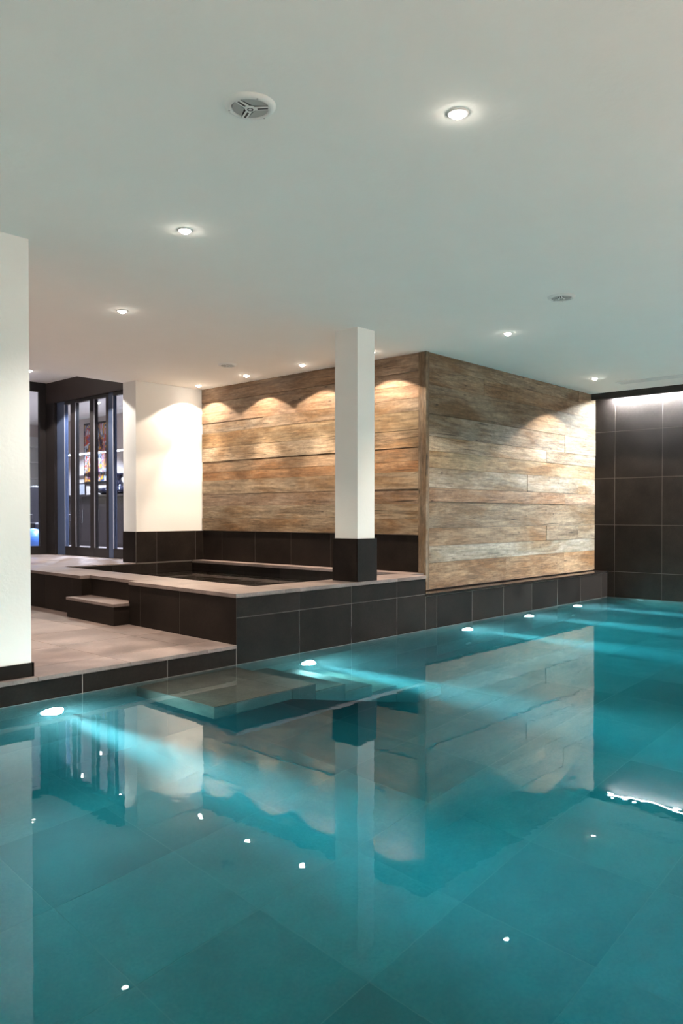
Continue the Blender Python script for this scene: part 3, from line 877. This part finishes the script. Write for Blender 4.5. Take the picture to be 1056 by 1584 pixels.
def speaker(x, y, lab, rot=0.0):
    s_ = empty('ceiling_speaker', (x, y, ZC))
    tag(s_, lab, 'speaker', 'round ceiling speakers')
    s_.rotation_euler = (0, 0, rot)
    MB().lathe([(0.076, -0.004), (0.080, -0.016), (0.088, -0.018), (0.100, -0.010), (0.106, 0.0)], seg=40).build('rim', M['white'], s_, smooth=True)
    MB().lathe([(0.0, -0.006), (0.078, -0.006), (0.078, 0.0)], seg=40).build('backing', M['dark'], s_)
    for k in range(3):
        a0 = k * 2 * math.pi / 3
        n_ = 10
        pts = [(0.012 * math.cos(a0 + math.pi / 3), 0.012 * math.sin(a0 + math.pi / 3))]
        arc = []
        for i in range(n_ + 1):
            a = a0 + 0.20 + (2 * math.pi / 3 - 0.40) * i / n_
            arc.append((0.074 * math.cos(a), 0.074 * math.sin(a)))
        am = a0 + math.pi / 3
        mid = (0.026 * math.cos(am), 0.026 * math.sin(am))
        poly = [mid] + arc
        MB().prism(poly, -0.013, -0.0065).build('grille', M['greymesh'], s_)
        # arm with a dark slot
        ca, sa = math.cos(a0), math.sin(a0)
        def bar(r0, r1, hw, z0, z1, nm, mt):
            q = [(r0, -hw), (r1, -hw), (r1, hw), (r0, hw)]
            MB().prism([(p_[0] * ca - p_[1] * sa, p_[0] * sa + p_[1] * ca) for p_ in q], z0, z1).build(nm, mt, s_)
        bar(0.014, 0.081, 0.0125, -0.0165, -0.0135, 'arm', M['white'])
        bar(0.030, 0.074, 0.0045, -0.0175, -0.0166, 'slot', M['dark'])
    MB().lathe([(0.0, -0.018), (0.018, -0.0175), (0.024, -0.0137)], seg=24).build('hub', M['white'], s_, smooth=True)
    MB().lathe([(0.008, -0.0184), (0.013, -0.0184), (0.013, -0.0172), (0.008, -0.0172), (0.008, -0.0184)], seg=16).build('badge', M['dark'], s_)
    for k in range(3):
        a = k * 2 * math.pi / 3 + math.pi / 3
        MB().lathe([(0.0, -0.0185), (0.004, -0.018), (0.004, -0.014)], 0.088 * math.cos(a), 0.088 * math.sin(a), 0, seg=10).build('screw', M['greymesh'], s_)
    return s_
speaker(2.16, 2.468, 'large round three-armed ceiling speaker nearest the viewer', R(42.2 + 90 + 175))
speaker(5.655, 2.832, 'small round ceiling speaker over the middle of the pool', R(200))
speaker(5.679, 6.882, 'pale round ceiling speaker above the hot tub', R(80))

v_ = empty('slot_vent', (9.83, 1.0, ZC))
tag(v_, 'long slim white air slot in the ceiling before the end wall', 'vent')
box('frame', 9.735, 9.755, -2.4, 4.13, ZC - 0.008, ZC, M['white'], v_)
box('frame', 9.905, 9.925, -2.4, 4.13, ZC - 0.008, ZC, M['white'], v_)
box('frame', 9.755, 9.905, 4.11, 4.13, ZC - 0.008, ZC, M['white'], v_)
box('backing', 9.755, 9.905, -2.4, 4.11, ZC - 0.0025, ZC - 0.0005, M['dark'], v_)
for k in range(3):
    box('slat', 9.775 + k * 0.042, 9.802 + k * 0.042, -2.4, 4.11, ZC - 0.007, ZC - 0.003, M['white'], v_)

# ================================================================== POOL LAMPS
def pool_lamp(x, y, z, face, lab, k=1.0, group='underwater pool lamps', r=0.075, fl=165, bk=1.0):
    """face: unit vector the lamp looks along"""
    d = empty('pool_lamp', (x, y, z))
    d.rotation_euler = Vector(face).to_track_quat('Z', 'Y').to_euler()
    tag(d, lab, 'pool lamp', group)
    MB().lathe([(r, 0.0), (r, 0.008), (r + 0.012, 0.010), (r + 0.03, 0.004), (r + 0.03, 0.0)], seg=32).build('ring', M['steel'], d, smooth=True)
    MB().lathe([(0.0, 0.014), (r * 0.6, 0.012), (r - 0.001, 0.005), (r - 0.001, 0.001)], seg=28).build('lens', M['poolbulb'], d, smooth=True)
    p0 = Vector((x, y, z)) + Vector(face) * 0.03
    a = spot('flood', p0, p0 + Vector(face), P_POOL * k, fl, 0.6, (0.85, 0.97, 1.0), 0.05)
    if bk > 0:
        spot('beam', p0, p0 + Vector(face) + Vector((0, 0, -0.05)), P_POOL_BEAM * k * bk, 19, 1.0, (0.9, 0.97, 1.0), 0.035)
    return d
F = (0, -1, 0)
for x in (4.9, 5.9):  # unseen lamps added to make the tub water glow
    pool_lamp(x, FY, 0.24, (0, 1, 0), 'small added underwater lamp, unseen under the front rim of the hot tub', 0.45, 'added hot tub lamps out of view', 0.04, 150, 0.0)
pool_lamp(2.39, YP, -0.30, F, 'glaring underwater lamp in the pool wall below the white wall end')
pool_lamp(4.655, YP, -0.43, F, 'glaring underwater lamp in the pool wall above the submerged stairs')
pool_lamp(7.05, YP, -0.41, F, 'underwater lamp in the pool wall just past the corner board')
pool_lamp(8.37, YP, -0.36, F, 'underwater lamp below the middle of the boarded pool wall')
pool_lamp(9.65, YP, -0.33, F, 'underwater lamp nearest the far corner of the pool')
for x in (-0.5, 4.0, 8.0):  # unseen lamps added to fill the pool with light
    pool_lamp(x, 0.15, -0.45, (0, 1, 0), 'added underwater fill lamp in the near pool wall out of view', 1.6, 'added pool lamps out of view', 0.075, 95, 0.0)
def nozzle(x, y, z, face, lab):
    d = empty('pool_inlet', (x, y, z))
    d.rotation_euler = Vector(face).to_track_quat('Z', 'Y').to_euler()
    tag(d, lab, 'pool inlet', 'white pool inlets')
    MB().lathe([(0.018, 0.0), (0.018, 0.008), (0.035, 0.012), (0.05, 0.004), (0.05, 0.0)], seg=24).build('flange', M['white'], d, smooth=True)
    MB().lathe([(0.0, 0.004), (0.0175, 0.004), (0.0175, 0.0)], seg=16).build('eyeball', M['white'], d)
nozzle(7.10, YP, -1.25, F, 'white round water inlet low in the pool wall under the first boards')
nozzle(9.58, YP, -1.15, F, 'white round water inlet low in the pool wall near the far corner')
nozzle(XB, 4.15, -0.10, (-1, 0, 0), 'white disc standing for a small light spot just under the water of the end wall')  # end wall: white inlet shapes stand in for small spots of light
nozzle(XB, 3.52, -0.10, (-1, 0, 0), 'white disc standing for a small light spot of the end wall at the picture edge')
